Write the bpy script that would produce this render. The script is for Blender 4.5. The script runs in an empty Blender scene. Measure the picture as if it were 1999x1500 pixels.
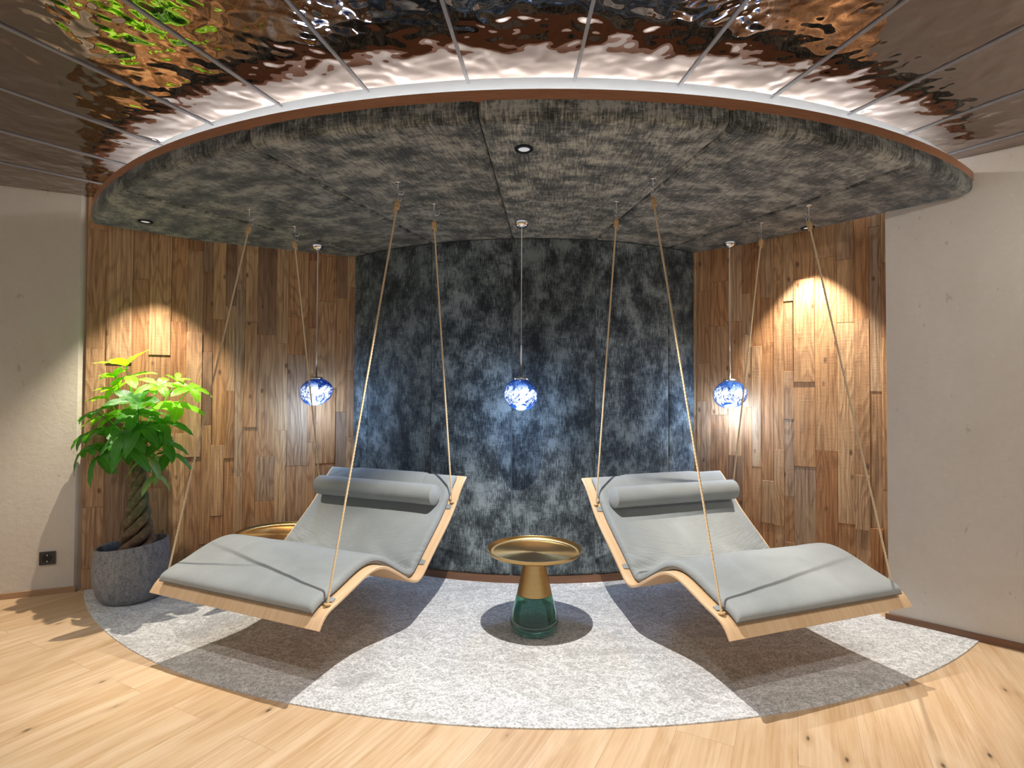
import bpy, bmesh, math, random
from mathutils import Vector, Matrix, noise as mnoise
from math import sin, cos, pi, radians, degrees, hypot, atan2, sqrt
SC = bpy.context.scene
COL = SC.collection
rnd = random.Random(7)

# ------------------------------------------------------------------ camera
F_PX, PITCH, ROLL, CAM_H = 1065.57, 0.0199, 0.0048, 1.27
cam_d = bpy.data.cameras.new('camera'); cam = bpy.data.objects.new('camera', cam_d); COL.objects.link(cam)
cam_d.sensor_fit = 'HORIZONTAL'; cam_d.sensor_width = 36.0; cam_d.lens = F_PX / 1999 * 36.0
cam_d.clip_start = 0.02
_up = Vector((0, -sin(PITCH), cos(PITCH))); _fw = Vector((0, cos(PITCH), sin(PITCH))); _rt = Vector((1, 0, 0))
_r = _rt * cos(ROLL) + _up * sin(ROLL); _u = -_rt * sin(ROLL) + _up * cos(ROLL)
cam.matrix_world = Matrix(((_r.x, _u.x, -_fw.x, 0), (_r.y, _u.y, -_fw.y, 0), (_r.z, _u.z, -_fw.z, CAM_H), (0, 0, 0, 1)))
SC.camera = cam

# ------------------------------------------------------------------ exposure, world, lights
SC.view_settings.view_transform = 'Standard'; SC.view_settings.look = 'None'
SC.view_settings.exposure = 0.0; SC.view_settings.gamma = 1.0; SC.view_settings.use_curve_mapping = False
world = bpy.data.worlds.new('daylight'); SC.world = world; world.use_nodes = True
world.node_tree.nodes['Background'].inputs[0].default_value = (0.90, 0.95, 1.0, 1)
world.node_tree.nodes['Background'].inputs[1].default_value = 0.70

def spot(name, loc, target, power, col, size, blend, rad):
    d = bpy.data.lights.new(name, 'SPOT'); d.energy = power; d.color = col
    d.spot_size = radians(size); d.spot_blend = blend; d.shadow_soft_size = rad
    o = bpy.data.objects.new(name, d); COL.objects.link(o); o.location = loc
    o.rotation_euler = (Vector(target) - Vector(loc)).to_track_quat('-Z', 'Y').to_euler()
    return o
def point(name, loc, power, col, rad):
    d = bpy.data.lights.new(name, 'POINT'); d.energy = power; d.color = col; d.shadow_soft_size = rad
    o = bpy.data.objects.new(name, d); COL.objects.link(o); o.location = loc
    return o
WARM = (1.0, 0.90, 0.76); NEUT = (1.0, 0.95, 0.88); BLUE = (0.38, 0.60, 1.0)
Z_C, Z_CT, Z_H = 2.337, 2.458, 2.550            # canopy underside, canopy top, ceiling
DOWN = [(0.047, 2.342), (-2.279, 3.366), (1.863, 3.426)]
spot('downlight_lamp', (DOWN[0][0], DOWN[0][1], Z_C - .014), (DOWN[0][0], DOWN[0][1] + .05, 0), 245, (1.0, .97, .93), 92, .45, .007)
spot('downlight_lamp', (DOWN[1][0], DOWN[1][1], Z_C - .014), (DOWN[1][0] + .02, DOWN[1][1], 0), 185, WARM, 77, .6, .007)
spot('downlight_lamp', (DOWN[2][0], DOWN[2][1], Z_C - .014), (DOWN[2][0], DOWN[2][1], 0), 185, (1.0, .93, .82), 74, .6, .007)
# unseen recessed spotlights in the mirror ceiling nearer the viewer, plus an added wall fill
spot('unseen_lamp', (-1.55, 1.42, Z_H - .03), (-1.55, 1.45, 0), 75, NEUT, 92, .7, .02)
spot('unseen_lamp', (1.55, 1.22, Z_H - .03), (1.55, 1.25, 0), 75, NEUT, 92, .7, .02)
spot('unseen_lamp', (0.0, 0.2, Z_H - .03), (0, .6, 0), 70, NEUT, 100, .7, .03)
spot('unseen_lamp', (2.25, 0.9, Z_H - .03), (2.6, 2.7, 1.1), 55, NEUT, 95, .8, .03)  # fill lamp added to brighten the right plaster wall
spot('unseen_lamp', (-3.2, 1.6, Z_H - .03), (-3.2, 1.9, 0), 60, NEUT, 110, .7, .03)

# ------------------------------------------------------------------ helpers
def tag(o, label=None, cat=None, group=None, kind=None):
    if label: o['label'] = label
    if cat: o['category'] = cat
    if group: o['group'] = group
    if kind: o['kind'] = kind
    return o
def empty(name, loc=(0, 0, 0), rz=0.0, **k):
    o = bpy.data.objects.new(name, None); COL.objects.link(o)
    o.location = loc; o.rotation_euler = (0, 0, rz); o.empty_display_size = .1
    return tag(o, **k)
def mesh_obj(name, verts, faces, mat, parent=None, smooth=False, uvs=None, fattr=None, **k):
    me = bpy.data.meshes.new(name); me.from_pydata([tuple(v) for v in verts], [], faces); me.update()
    if uvs is not None:
        l = me.uv_layers.new(name='UVMap')
        for poly in me.polygons:
            for li, vi in zip(poly.loop_indices, poly.vertices): l.data[li].uv = uvs[vi]
    if fattr is not None:
        a = me.attributes.new('rnd', 'FLOAT', 'FACE')
        for i, v in enumerate(fattr): a.data[i].value = v
    if mat: me.materials.append(mat)
    o = bpy.data.objects.new(name, me); COL.objects.link(o)
    if parent: o.parent = parent
    if smooth is True:
        for p in me.polygons: p.use_smooth = True
    elif smooth:
        for p in me.polygons: p.use_smooth = True
        me.set_sharp_from_angle(angle=radians(smooth))
    return tag(o, **k)
class MB:
    """collects geometry for one mesh"""
    def __init__(s): s.v = []; s.f = []; s.uv = []; s.a = []
    def add(s, vs, fs, uv=None, a=0.0):
        n = len(s.v); s.v += [tuple(v) for v in vs]; s.f += [[i + n for i in f] for f in fs]
        s.uv += list(uv) if uv else [(v[0], v[1]) for v in vs]; s.a += [a] * len(fs)
    def box(s, c, d, rz=0.0, a=0.0):
        x, y, z = [q / 2 for q in d]; R = Matrix.Rotation(rz, 3, 'Z'); c = Vector(c)
        vs = [c + R @ Vector((i * x, j * y, k * z)) for k in (-1, 1) for j in (-1, 1) for i in (-1, 1)]
        s.add(vs, [(0, 2, 3, 1), (4, 5, 7, 6), (0, 1, 5, 4), (2, 6, 7, 3), (0, 4, 6, 2), (1, 3, 7, 5)], a=a)
    def grid(s, P, uv=None, closed_u=False, closed_v=False, a=0.0):
        n, m = len(P), len(P[0]); fs = []
        for i in range(n if closed_u else n - 1):
            for j in range(m if closed_v else m - 1):
                i2, j2 = (i + 1) % n, (j + 1) % m
                fs.append((i * m + j, i2 * m + j, i2 * m + j2, i * m + j2))
        s.add([p for r in P for p in r], fs, [q for r in uv for q in r] if uv else None, a)
    def lathe(s, prof, c=(0, 0, 0), n=48, cap=False):
        P = [[(c[0] + r * cos(2 * pi * k / n), c[1] + r * sin(2 * pi * k / n), c[2] + z) for k in range(n)] for r, z in prof]
        s.grid(P, closed_v=True)
    def tube(s, pts, r, n=8, lobes=0, twist=0.0, cap=True):
        pts = [Vector(p) for p in pts]; rings = []
        t0 = (pts[1] - pts[0]).normalized(); ref = Vector((0, 0, 1)) if abs(t0.z) < .9 else Vector((1, 0, 0))
        a = t0.cross(ref).normalized(); L = 0.0
        for i, p in enumerate(pts):
            t = (pts[min(i + 1, len(pts) - 1)] - pts[max(i - 1, 0)]).normalized()
            a = (a - t * a.dot(t)).normalized(); b = t.cross(a)
            if i: L += (p - pts[i - 1]).length
            rr = r[i] if isinstance(r, (list, tuple)) else r
            ring = []
            for k in range(n):
                th = 2 * pi * k / n; q = rr * (1 + .22 * cos(lobes * (th - L * twist))) if lobes else rr
                ring.append(p + a * cos(th) * q + b * sin(th) * q)
            rings.append(ring)
        s.grid(rings, closed_v=True)
        if cap:
            N = len(s.v); c0 = N - len(rings) * n
            s.f.append(list(range(c0, c0 + n))[::-1]); s.a.append(0.0)
            s.f.append(list(range(N - n, N))); s.a.append(0.0)
    def obj(s, name, mat, parent=None, smooth=False, uv=False, attr=False, **k):
        return mesh_obj(name, s.v, s.f, mat, parent, smooth, s.uv if uv else None, s.a if attr else None, **k)

# ------------------------------------------------------------------ materials
def new_mat(name):
    m = bpy.data.materials.new(name); m.use_nodes = True
    nt = m.node_tree; b = nt.nodes['Principled BSDF']
    return m, nt, b
def N(nt, t, **k):
    n = nt.nodes.new(t)
    for kk, v in k.items():
        if kk in n.inputs: n.inputs[kk].default_value = v
        else: setattr(n, kk, v)
    return n
def L(nt, a, b): nt.links.new(a, b)
def ramp(nt, fac, stops, interp='LINEAR'):
    r = nt.nodes.new('ShaderNodeValToRGB'); r.color_ramp.interpolation = interp
    el = r.color_ramp.elements
    while len(el) < len(stops): el.new(.5)
    for e, (p, c) in zip(el, stops): e.position = p; e.color = (*c, 1)
    L(nt, fac, r.inputs[0]); return r.outputs[0]
def mapping(nt, src, scale=(1, 1, 1), rot=(0, 0, 0), loc=(0, 0, 0)):
    m = nt.nodes.new('ShaderNodeMapping'); m.inputs['Scale'].default_value = scale
    m.inputs['Rotation'].default_value = rot; m.inputs['Location'].default_value = loc
    L(nt, src, m.inputs[0]); return m.outputs[0]
def nz(nt, vec, scale, detail=4, rough=.55, dist=0.0):
    n = nt.nodes.new('ShaderNodeTexNoise'); n.inputs['Scale'].default_value = scale
    n.inputs['Detail'].default_value = detail; n.inputs['Roughness'].default_value = rough; n.inputs['Distortion'].default_value = dist
    L(nt, vec, n.inputs['Vector']); return n.outputs['Fac']
def mix(nt, fac, a, b, mode='MIX'):
    n = nt.nodes.new('ShaderNodeMix'); n.data_type = 'RGBA'; n.blend_type = mode
    for sock, v in ((n.inputs[0], fac), (n.inputs[6], a), (n.inputs[7], b)):
        if hasattr(v, 'is_linked') or hasattr(v, 'links'): L(nt, v, sock)
        elif isinstance(v, (int, float)): sock.default_value = v
        else: sock.default_value = (*v, 1)
    return n.outputs[2]
def math_(nt, op, a, b=None, c=None):
    n = nt.nodes.new('ShaderNodeMath'); n.operation = op
    for i, v in enumerate((a, b, c)):
        if v is None: continue
        if hasattr(v, 'links'): L(nt, v, n.inputs[i])
        else: n.inputs[i].default_value = v
    return n.outputs[0]
def bump(nt, h, strength, dist, bsdf):
    b = nt.nodes.new('ShaderNodeBump'); b.inputs['Strength'].default_value = strength; b.inputs['Distance'].default_value = dist
    L(nt, h, b.inputs['Height']); L(nt, b.outputs[0], bsdf.inputs['Normal']); return b
def coord(nt, which='Object'):
    return nt.nodes.new('ShaderNodeTexCoord').outputs[which]
def plain(name, col, rough=.5, metal=0.0, var=.06, scale=20, **k):
    m, nt, b = new_mat(name)
    n = nz(nt, coord(nt), scale, 3)
    c = mix(nt, n, [max(0, x * (1 - var)) for x in col], [min(1, x * (1 + var)) for x in col])
    L(nt, c, b.inputs['Base Color']); b.inputs['Roughness'].default_value = rough; b.inputs['Metallic'].default_value = metal
    for kk, v in k.items(): b.inputs[kk].default_value = v
    return m

def mat_concrete(name, c1, c2):
    m, nt, b = new_mat(name); co = coord(nt)
    big = nz(nt, mapping(nt, co, (1, 1, .6)), 1.6, 5, .6, .4)
    fine = nz(nt, co, 30, 5, .7)
    base = ramp(nt, big, [(.3, c1), (.7, c2)])
    base = mix(nt, math_(nt, 'MULTIPLY', fine, .35), base, [x * .72 for x in c1])
    pits = ramp(nt, nz(nt, mapping(nt, co, (1, 1, .55)), 24, 2, .5), [(.70, (0, 0, 0)), (.76, (1, 1, 1))])
    light = ramp(nt, nz(nt, co, 42, 2, .5), [(.73, (0, 0, 0)), (.77, (1, 1, 1))])
    base = mix(nt, math_(nt, 'MULTIPLY', pits, .40), base, [x * .45 for x in c1])
    base = mix(nt, math_(nt, 'MULTIPLY', light, .35), base, (.8, .77, .72))
    L(nt, base, b.inputs['Base Color']); b.inputs['Roughness'].default_value = .75
    bump(nt, math_(nt, 'ADD', fine, big), .25, .01, b); return m
M_CONC_L = mat_concrete('fine_plaster_left', (.57, .495, .41), (.68, .61, .52))
M_CONC_R = mat_concrete('fine_plaster_right', (.60, .53, .46), (.71, .645, .57))

def mat_planks():
    m, nt, b = new_mat('reclaimed_wood'); co = coord(nt, 'UV')
    at = nt.nodes.new('ShaderNodeAttribute'); at.attribute_name = 'rnd'; r = at.outputs['Fac']
    off = nt.nodes.new('ShaderNodeCombineXYZ'); L(nt, math_(nt, 'MULTIPLY', r, 37.0), off.inputs[0]); L(nt, math_(nt, 'MULTIPLY', r, 61.0), off.inputs[1]); L(nt, math_(nt, 'MULTIPLY', r, 17.0), off.inputs[2])
    va = nt.nodes.new('ShaderNodeVectorMath'); va.operation = 'ADD'; L(nt, co, va.inputs[0]); L(nt, off.outputs[0], va.inputs[1]); v = va.outputs[0]
    tone = ramp(nt, math_(nt, 'FRACT', math_(nt, 'MULTIPLY', r, 7.31)), [(0, (.50, .24, .09)), (.14, (.60, .35, .165)), (.28, (.40, .18, .065)), (.42, (.56, .34, .18)), (.56, (.64, .40, .20)), (.70, (.50, .225, .075)), (.82, (.24, .12, .06)), (.9, (.46, .31, .19)), (1, (.55, .30, .13))])
    fine = nz(nt, mapping(nt, v, (95, 2.2, 1)), 1.0, 6, .75)
    warp = nz(nt, mapping(nt, v, (7, 1.0, 1)), 1.0, 2, .5)
    wv = math_(nt, 'SINE', math_(nt, 'MULTIPLY', math_(nt, 'ADD', warp, nz(nt, mapping(nt, v, (2.5, .6, 1)), 1.0, 1)), 70.0))
    rings = ramp(nt, wv, [(.0, (0, 0, 0)), (1.0, (1, 1, 1))])
    blot = nz(nt, mapping(nt, v, (5, 1.2, 1)), 1.0, 3, .6)
    c = mix(nt, ramp(nt, fine, [(.36, (.85,) * 3), (.60, (0,) * 3)]), tone, mix(nt, 1.0, tone, (.36, .28, .22), 'MULTIPLY'))
    c = mix(nt, math_(nt, 'MULTIPLY', rings, .42), c, mix(nt, 1.0, c, (.40, .30, .24), 'MULTIPLY'))
    c = mix(nt, ramp(nt, blot, [(.45, (0,) * 3), (.78, (.40,) * 3)]), c, (.56, .36, .19))
    vo = nt.nodes.new('ShaderNodeTexVoronoi'); vo.inputs['Scale'].default_value = 1.0; L(nt, mapping(nt, v, (9, 4.5, 1)), vo.inputs['Vector'])
    knot = ramp(nt, vo.outputs['Distance'], [(.05, (1,) * 3), (.12, (0,) * 3)])
    c = mix(nt, math_(nt, 'MULTIPLY', knot, .8), c, (.085, .035, .015))
    L(nt, c, b.inputs['Base Color']); b.inputs['Roughness'].default_value = .72
    saw = nz(nt, mapping(nt, v, (12, 90, 1)), 1.0, 2)
    h = math_(nt, 'ADD', math_(nt, 'ADD', fine, math_(nt, 'MULTIPLY', wv, .18)), math_(nt, 'MULTIPLY', saw, .35))
    bump(nt, h, .55, .006, b); return m
M_PLANK = mat_planks()

def mat_floor():
    m, nt, b = new_mat('oak_floor'); co = coord(nt)
    ang = radians(62.5)
    v = mapping(nt, co, (1, 1, 1), (0, 0, -ang))
    br = nt.nodes.new('ShaderNodeTexBrick'); br.offset = .37; br.offset_frequency = 2
    for k, val in dict(Scale=1.0, **{'Mortar Size': .0011, 'Mortar Smooth': .1, 'Bias': 0.0, 'Brick Width': 2.15, 'Row Height': .205}).items(): br.inputs[k].default_value = val
    br.inputs['Color1'].default_value = (0, 0, 0, 1); br.inputs['Color2'].default_value = (1, 1, 1, 1); br.inputs['Mortar'].default_value = (.5, .5, .5, 1)
    L(nt, v, br.inputs['Vector']); r = br.outputs['Color']
    off = nt.nodes.new('ShaderNodeVectorMath'); off.operation = 'MULTIPLY_ADD'; L(nt, r, off.inputs[0]); off.inputs[1].default_value = (23, 11, 5); L(nt, v, off.inputs[2])
    w = off.outputs[0]
    tone = ramp(nt, r, [(0, (.57, .385, .215)), (.35, (.64, .45, .27)), (.65, (.61, .415, .24)), (1, (.68, .495, .315))])
    grain = nz(nt, mapping(nt, w, (2.0, 60, 1)), 1.0, 7, .72, .4)
    swirl = nz(nt, mapping(nt, w, (1.3, 7, 1)), 1.0, 3, .5, 1.2)
    c = mix(nt, ramp(nt, grain, [(.36, (.80,) * 3), (.60, (0,) * 3)]), tone, (.45, .27, .13))
    c = mix(nt, ramp(nt, swirl, [(.42, (0,) * 3), (.70, (.5,) * 3)]), c, (.80, .62, .43))
    vo = nt.nodes.new('ShaderNodeTexVoronoi'); vo.inputs['Scale'].default_value = 1.0
    wd = nz(nt, mapping(nt, w, (9, 22, 1)), 1.0, 3)
    vm = nt.nodes.new('ShaderNodeVectorMath'); vm.operation = 'MULTIPLY_ADD'; L(nt, wd, vm.inputs[0]); vm.inputs[1].default_value = (.10, .10, 0); L(nt, mapping(nt, w, (3.4, 8.5, 1)), vm.inputs[2])
    L(nt, vm.outputs[0], vo.inputs['Vector'])
    halo = ramp(nt, vo.outputs['Distance'], [(.05, (.55,) * 3), (.22, (0,) * 3)])
    knot = ramp(nt, vo.outputs['Distance'], [(.03, (1,) * 3), (.075, (0,) * 3)])
    keep = math_(nt, 'GREATER_THAN', nt_sep(nt, vo.outputs['Color']), .25)
    c = mix(nt, math_(nt, 'MULTIPLY', halo, keep), c, (.36, .215, .10))
    c = mix(nt, math_(nt, 'MULTIPLY', knot, keep), c, (.045, .035, .025))
    c = mix(nt, math_(nt, 'MULTIPLY', br.outputs['Fac'], .6), c, (.30, .19, .10))
    L(nt, c, b.inputs['Base Color']); b.inputs['Roughness'].default_value = .42
    bump(nt, math_(nt, 'SUBTRACT', grain, br.outputs['Fac']), .08, .004, b); return m
def nt_sep(nt, col):
    s = nt.nodes.new('ShaderNodeSeparateColor'); L(nt, col, s.inputs[0]); return s.outputs[0]
M_FLOOR = mat_floor()

def mat_rug():
    m, nt, b = new_mat('felt_rug'); co = coord(nt)
    fib = nz(nt, co, 110, 4, .8)
    mot = nz(nt, co, 52, 5, .8, .8)
    vein = nz(nt, mapping(nt, co, (1, 1.7, 1)), 3.2, 8, .68, 1.6)
    c = ramp(nt, mot, [(.36, (.40, .40, .395)), (.56, (.80, .80, .79))])
    c = mix(nt, ramp(nt, fib, [(.38, (.75,) * 3), (.58, (0,) * 3)]), c, (.22, .22, .215))
    v1 = ramp(nt, vein, [(.485, (0,) * 3), (.50, (.9,) * 3), (.515, (0,) * 3)])
    v2 = ramp(nt, vein, [(.36, (.40,) * 3), (.46, (0,) * 3)])
    c = mix(nt, v2, c, (.36, .35, .34)); c = mix(nt, v1, c, (.86, .855, .85))
    fl = ramp(nt, nz(nt, mapping(nt, co, (1, 1.4, 1), loc=(3.1, .4, 0)), 2.1, 3, .5, .6), [(.725, (0,) * 3), (.735, (1,) * 3)])
    c = mix(nt, fl, c, (.88, .86, .84))
    L(nt, c, b.inputs['Base Color']); b.inputs['Roughness'].default_value = .95
    bump(nt, fib, .5, .004, b); return m
M_RUG = mat_rug()

def mat_chenille(name, dark, mid, lite, streak=(120, 6), blot=(5.5, 7.5)):
    m, nt, b = new_mat(name); co = coord(nt, 'UV')
    big = nz(nt, mapping(nt, co, (blot[0], blot[1], 1)), 1.0, 9, .74, .0)
    thr = nz(nt, mapping(nt, co, (streak[0], streak[1] * 2, 1)), 1.0, 4, .75)
    wef = nz(nt, mapping(nt, co, (14, 170, 1)), 1.0, 3, .6)
    f = math_(nt, 'ADD', math_(nt, 'MULTIPLY', big, .74), math_(nt, 'MULTIPLY', thr, .44))
    f = math_(nt, 'ADD', f, math_(nt, 'MULTIPLY', wef, .12))
    c = ramp(nt, f, [(.57, dark), (.645, mid), (.74, lite)])
    oi = nt.nodes.new('ShaderNodeObjectInfo'); hsv = nt.nodes.new('ShaderNodeHueSaturation'); L(nt, c, hsv.inputs['Color'])
    L(nt, math_(nt, 'MULTIPLY_ADD', oi.outputs['Random'], .55, .72), hsv.inputs['Value'])
    L(nt, hsv.outputs[0], b.inputs['Base Color']); b.inputs['Roughness'].default_value = .85
    b.inputs['Sheen Weight'].default_value = .35; b.inputs['Sheen Roughness'].default_value = .4; b.inputs['Sheen Tint'].default_value = (.75, .85, .9, 1)
    bump(nt, math_(nt, 'ADD', thr, wef), .5, .004, b); return m
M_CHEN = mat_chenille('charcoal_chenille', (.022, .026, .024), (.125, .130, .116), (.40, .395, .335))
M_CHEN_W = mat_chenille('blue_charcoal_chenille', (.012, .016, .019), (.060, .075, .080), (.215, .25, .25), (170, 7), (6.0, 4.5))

def mat_mirror():
    m, nt, b = new_mat('bronze_water_mirror'); co = coord(nt)
    b.inputs['Base Color'].default_value = (.315, .25, .215, 1); b.inputs['Metallic'].default_value = 1.0; b.inputs['Roughness'].default_value = .025
    n1 = nz(nt, co, 4.2, 2, .5, .3); n2 = nz(nt, co, 11, 1, .5, .2)
    bump(nt, math_(nt, 'ADD', n1, math_(nt, 'MULTIPLY', n2, .26)), 1.0, .027, b); return m
M_MIRROR = mat_mirror()
M_WHITE = plain('white_paint', (.86, .86, .86), .6, var=.02)
M_RING = plain('light_grey_board', (.42, .43, .43), .7, var=.02)
M_BAR = plain('brushed_aluminium', (.30, .30, .315), .45, .2)
def mat_oak(name, base, dark, sc=(4, 120, 120), rough=.45):
    m, nt, b = new_mat(name); co = coord(nt)
    g = nz(nt, mapping(nt, co, sc), 1.0, 4, .6, .2); g2 = nz(nt, mapping(nt, co, [x * .12 for x in sc]), 1.0, 3)
    c = ramp(nt, math_(nt, 'ADD', math_(nt, 'MULTIPLY', g, .6), math_(nt, 'MULTIPLY', g2, .4)), [(.38, dark), (.60, base)])
    L(nt, c, b.inputs['Base Color']); b.inputs['Roughness'].default_value = rough; return m
M_TRIM = mat_oak('brown_oak_trim', (.46, .215, .105), (.37, .16, .075), (14, 14, 160))
M_BASEB = mat_oak('oak_skirting', (.40, .235, .125), (.32, .18, .09), (6, 6, 160))
M_BASEW = mat_oak('brown_skirting', (.22, .105, .055), (.16, .075, .04), (6, 6, 160))
M_PLY = mat_oak('oak_veneer', (.70, .49, .30), (.60, .39, .21), (95, 3, 6), .38)
def mat_velvet(wrinkled=False):
    m, nt, b = new_mat('grey_suede'); co = coord(nt)
    n = nz(nt, co, 3.2, 5, .62, .6); f = nz(nt, co, 260, 2)
    c = ramp(nt, n, [(.3, (.215, .230, .226)), (.7, (.285, .302, .296))])
    L(nt, c, b.inputs['Base Color']); b.inputs['Roughness'].default_value = .82
    b.inputs['Sheen Weight'].default_value = .25; b.inputs['Sheen Roughness'].default_value = .5
    h = math_(nt, 'ADD', math_(nt, 'MULTIPLY', f, .12), n)
    if wrinkled:                                   # creases gathered in the seat fold, fanning to the sides
        uv = coord(nt, 'UV'); sp = nt.nodes.new('ShaderNodeSeparateXYZ'); L(nt, uv, sp.inputs[0])
        ax = math_(nt, 'ABSOLUTE', sp.outputs[0])
        v = math_(nt, 'SUBTRACT', sp.outputs[1], math_(nt, 'MULTIPLY', math_(nt, 'POWER', ax, 2.0), .45))
        cv = nt.nodes.new('ShaderNodeCombineXYZ'); L(nt, math_(nt, 'MULTIPLY', sp.outputs[0], 4.0), cv.inputs[0]); L(nt, math_(nt, 'MULTIPLY', v, 34.0), cv.inputs[1])
        w = nz(nt, cv.outputs[0], 1.0, 3, .55, .5)
        w = math_(nt, 'ABSOLUTE', math_(nt, 'SUBTRACT', w, .5))
        mk = ramp(nt, sp.outputs[1], [(.10, (0,) * 3), (.22, (1,) * 3), (.36, (.55,) * 3), (.52, (0,) * 3)])
        sd = ramp(nt, ax, [(.05, (.30,) * 3), (.42, (1,) * 3)])
        h = math_(nt, 'ADD', h, math_(nt, 'MULTIPLY', math_(nt, 'MULTIPLY', w, mk), math_(nt, 'MULTIPLY', sd, 5.5)))
    bump(nt, h, .30, .02, b); return m
M_SUEDE = mat_velvet(); M_SUEDE_M = mat_velvet(True)
M_PIPE = plain('grey_seam', (.17, .18, .18), .8)
M_ROPE = plain('hemp_rope', (.68, .51, .31), .9, var=.25, scale=300)
M_KNOT = plain('hemp_knot', (.60, .40, .19), .9, var=.25, scale=300)
M_CHROME = plain('chrome', (.82, .83, .85), .06, 1.0, var=.01)
M_STEEL = plain('galvanised_steel', (.66, .67, .68), .28, 1.0)
M_BLACK = plain('black_plastic', (.018, .018, .019), .35)
M_BLACKM = plain('black_metal', (.012, .012, .013), .45, .4)
M_GREYREF = plain('lamp_reflector', (.55, .56, .58), .25, .8)
def mat_brass():
    m, nt, b = new_mat('brushed_brass'); co = coord(nt)
    sp = nt.nodes.new('ShaderNodeSeparateXYZ'); L(nt, co, sp.inputs[0])
    r = math_(nt, 'SQRT', math_(nt, 'ADD', math_(nt, 'POWER', sp.outputs[0], 2.0), math_(nt, 'POWER', sp.outputs[1], 2.0)))
    cx = nt.nodes.new('ShaderNodeCombineXYZ'); L(nt, math_(nt, 'MULTIPLY', r, 900), cx.inputs[0]); L(nt, math_(nt, 'MULTIPLY', sp.outputs[2], 700), cx.inputs[1])
    n = nz(nt, cx.outputs[0], 1.0, 2)
    L(nt, ramp(nt, n, [(.3, (.50, .31, .115)), (.7, (.60, .39, .16))]), b.inputs['Base Color'])
    b.inputs['Metallic'].default_value = 1.0; b.inputs['Roughness'].default_value = .30
    b.inputs['Anisotropic'].default_value = .8
    tg = nt.nodes.new('ShaderNodeTangent'); tg.direction_type = 'RADIAL'; tg.axis = 'Z'; L(nt, tg.outputs[0], b.inputs['Tangent'])
    return m
M_BRASS = mat_brass()
def mat_glass():
    m, nt, b = new_mat('green_glass')
    b.inputs['Base Color'].default_value = (.62, .86, .79, 1); b.inputs['Transmission Weight'].default_value = 1.0
    b.inputs['Roughness'].default_value = .0; b.inputs['IOR'].default_value = 1.48
    n = nz(nt, coord(nt), 30, 2); bump(nt, n, .05, .004, b)
    L(nt, mix(nt, n, (.26, .54, .42), (.34, .62, .50)), b.inputs['Base Color']); return m
M_GLASS = mat_glass()
def mat_globe():
    m, nt, b = new_mat('blue_melted_glass'); co = coord(nt)
    w1 = nz(nt, co, 9, 3, .6, 2.2)
    vm = nt.nodes.new('ShaderNodeVectorMath'); vm.operation = 'MULTIPLY_ADD'; vm.inputs[1].default_value = (.22, .22, .22)
    cx = nt.nodes.new('ShaderNodeCombineXYZ'); L(nt, w1, cx.inputs[0]); L(nt, nz(nt, co, 7, 3, .6, 1.5), cx.inputs[1]); L(nt, w1, cx.inputs[2])
    L(nt, cx.outputs[0], vm.inputs[0]); L(nt, co, vm.inputs[2])
    lw = nt.nodes.new('ShaderNodeLayerWeight'); lw.inputs[0].default_value = .45
    s = math_(nt, 'SUBTRACT', nz(nt, vm.outputs[0], 9, 5, .60, 3.2), math_(nt, 'MULTIPLY', lw.outputs['Facing'], .14))
    sp = nt.nodes.new('ShaderNodeSeparateXYZ'); L(nt, co, sp.inputs[0])
    top = ramp(nt, math_(nt, 'MULTIPLY_ADD', sp.outputs[2], 5.0, .5), [(.55, (1,) * 3), (.80, (0,) * 3)])
    f = ramp(nt, s, [(.425, (0,) * 3), (.47, (1,) * 3)])
    core = mix(nt, f, (.012, .055, .22), (.85, .93, 1.0))
    edge = ramp(nt, lw.outputs['Facing'], [(.48, (1,) * 3), (.72, (.03, .08, .28))])
    em = mix(nt, 1.0, mix(nt, 1.0, core, edge, 'MULTIPLY'), mix(nt, top, (.06, .12, .35), (1, 1, 1)), 'MULTIPLY')
    L(nt, em, b.inputs['Emission Color']); b.inputs['Emission Strength'].default_value = 1.9
    b.inputs['Base Color'].default_value = (.02, .07, .22, 1); b.inputs['Roughness'].default_value = .05; b.inputs['Metallic'].default_value = .3
    return m
M_GLOBE = mat_globe()
def mat_emit(name, col, st):
    m, nt, b = new_mat(name); b.inputs['Base Color'].default_value = (*col, 1)
    b.inputs['Emission Color'].default_value = (*col, 1); b.inputs['Emission Strength'].default_value = st; return m
M_LED = mat_emit('led_strip', (1, .98, .98), 60)
M_LENS = mat_emit('spot_lens', (.75, .8, .85), .35)
def mat_leaf(name, c1, c2):
    m, nt, b = new_mat(name); co = coord(nt, 'UV')
    sp = nt.nodes.new('ShaderNodeSeparateXYZ'); L(nt, co, sp.inputs[0])
    # side veins and midrib
    u = math_(nt, 'ABSOLUTE', sp.outputs[0])
    veins = math_(nt, 'SINE', math_(nt, 'MULTIPLY', math_(nt, 'SUBTRACT', sp.outputs[1], math_(nt, 'MULTIPLY', u, .35)), 75.0))
    mid = ramp(nt, u, [(.0, (1,) * 3), (.05, (0,) * 3)])
    c = mix(nt, nz(nt, coord(nt), 14, 2), c1, c2)
    c = mix(nt, math_(nt, 'MULTIPLY', mid, .5), c, [min(1, x * 2.0 + .05) for x in c2])
    L(nt, c, b.inputs['Base Color']); b.inputs['Roughness'].default_value = .38
    bump(nt, veins, .25, .003, b)
    tr = nt.nodes.new('ShaderNodeBsdfTranslucent'); L(nt, mix(nt, 1.0, c, (1.9, 2.2, .6), 'MULTIPLY'), tr.inputs[0])
    ms = nt.nodes.new('ShaderNodeMixShader'); ms.inputs[0].default_value = .38
    L(nt, b.outputs[0], ms.inputs[1]); L(nt, tr.outputs[0], ms.inputs[2]); L(nt, ms.outputs[0], nt.nodes['Material Output'].inputs[0]); return m
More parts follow.
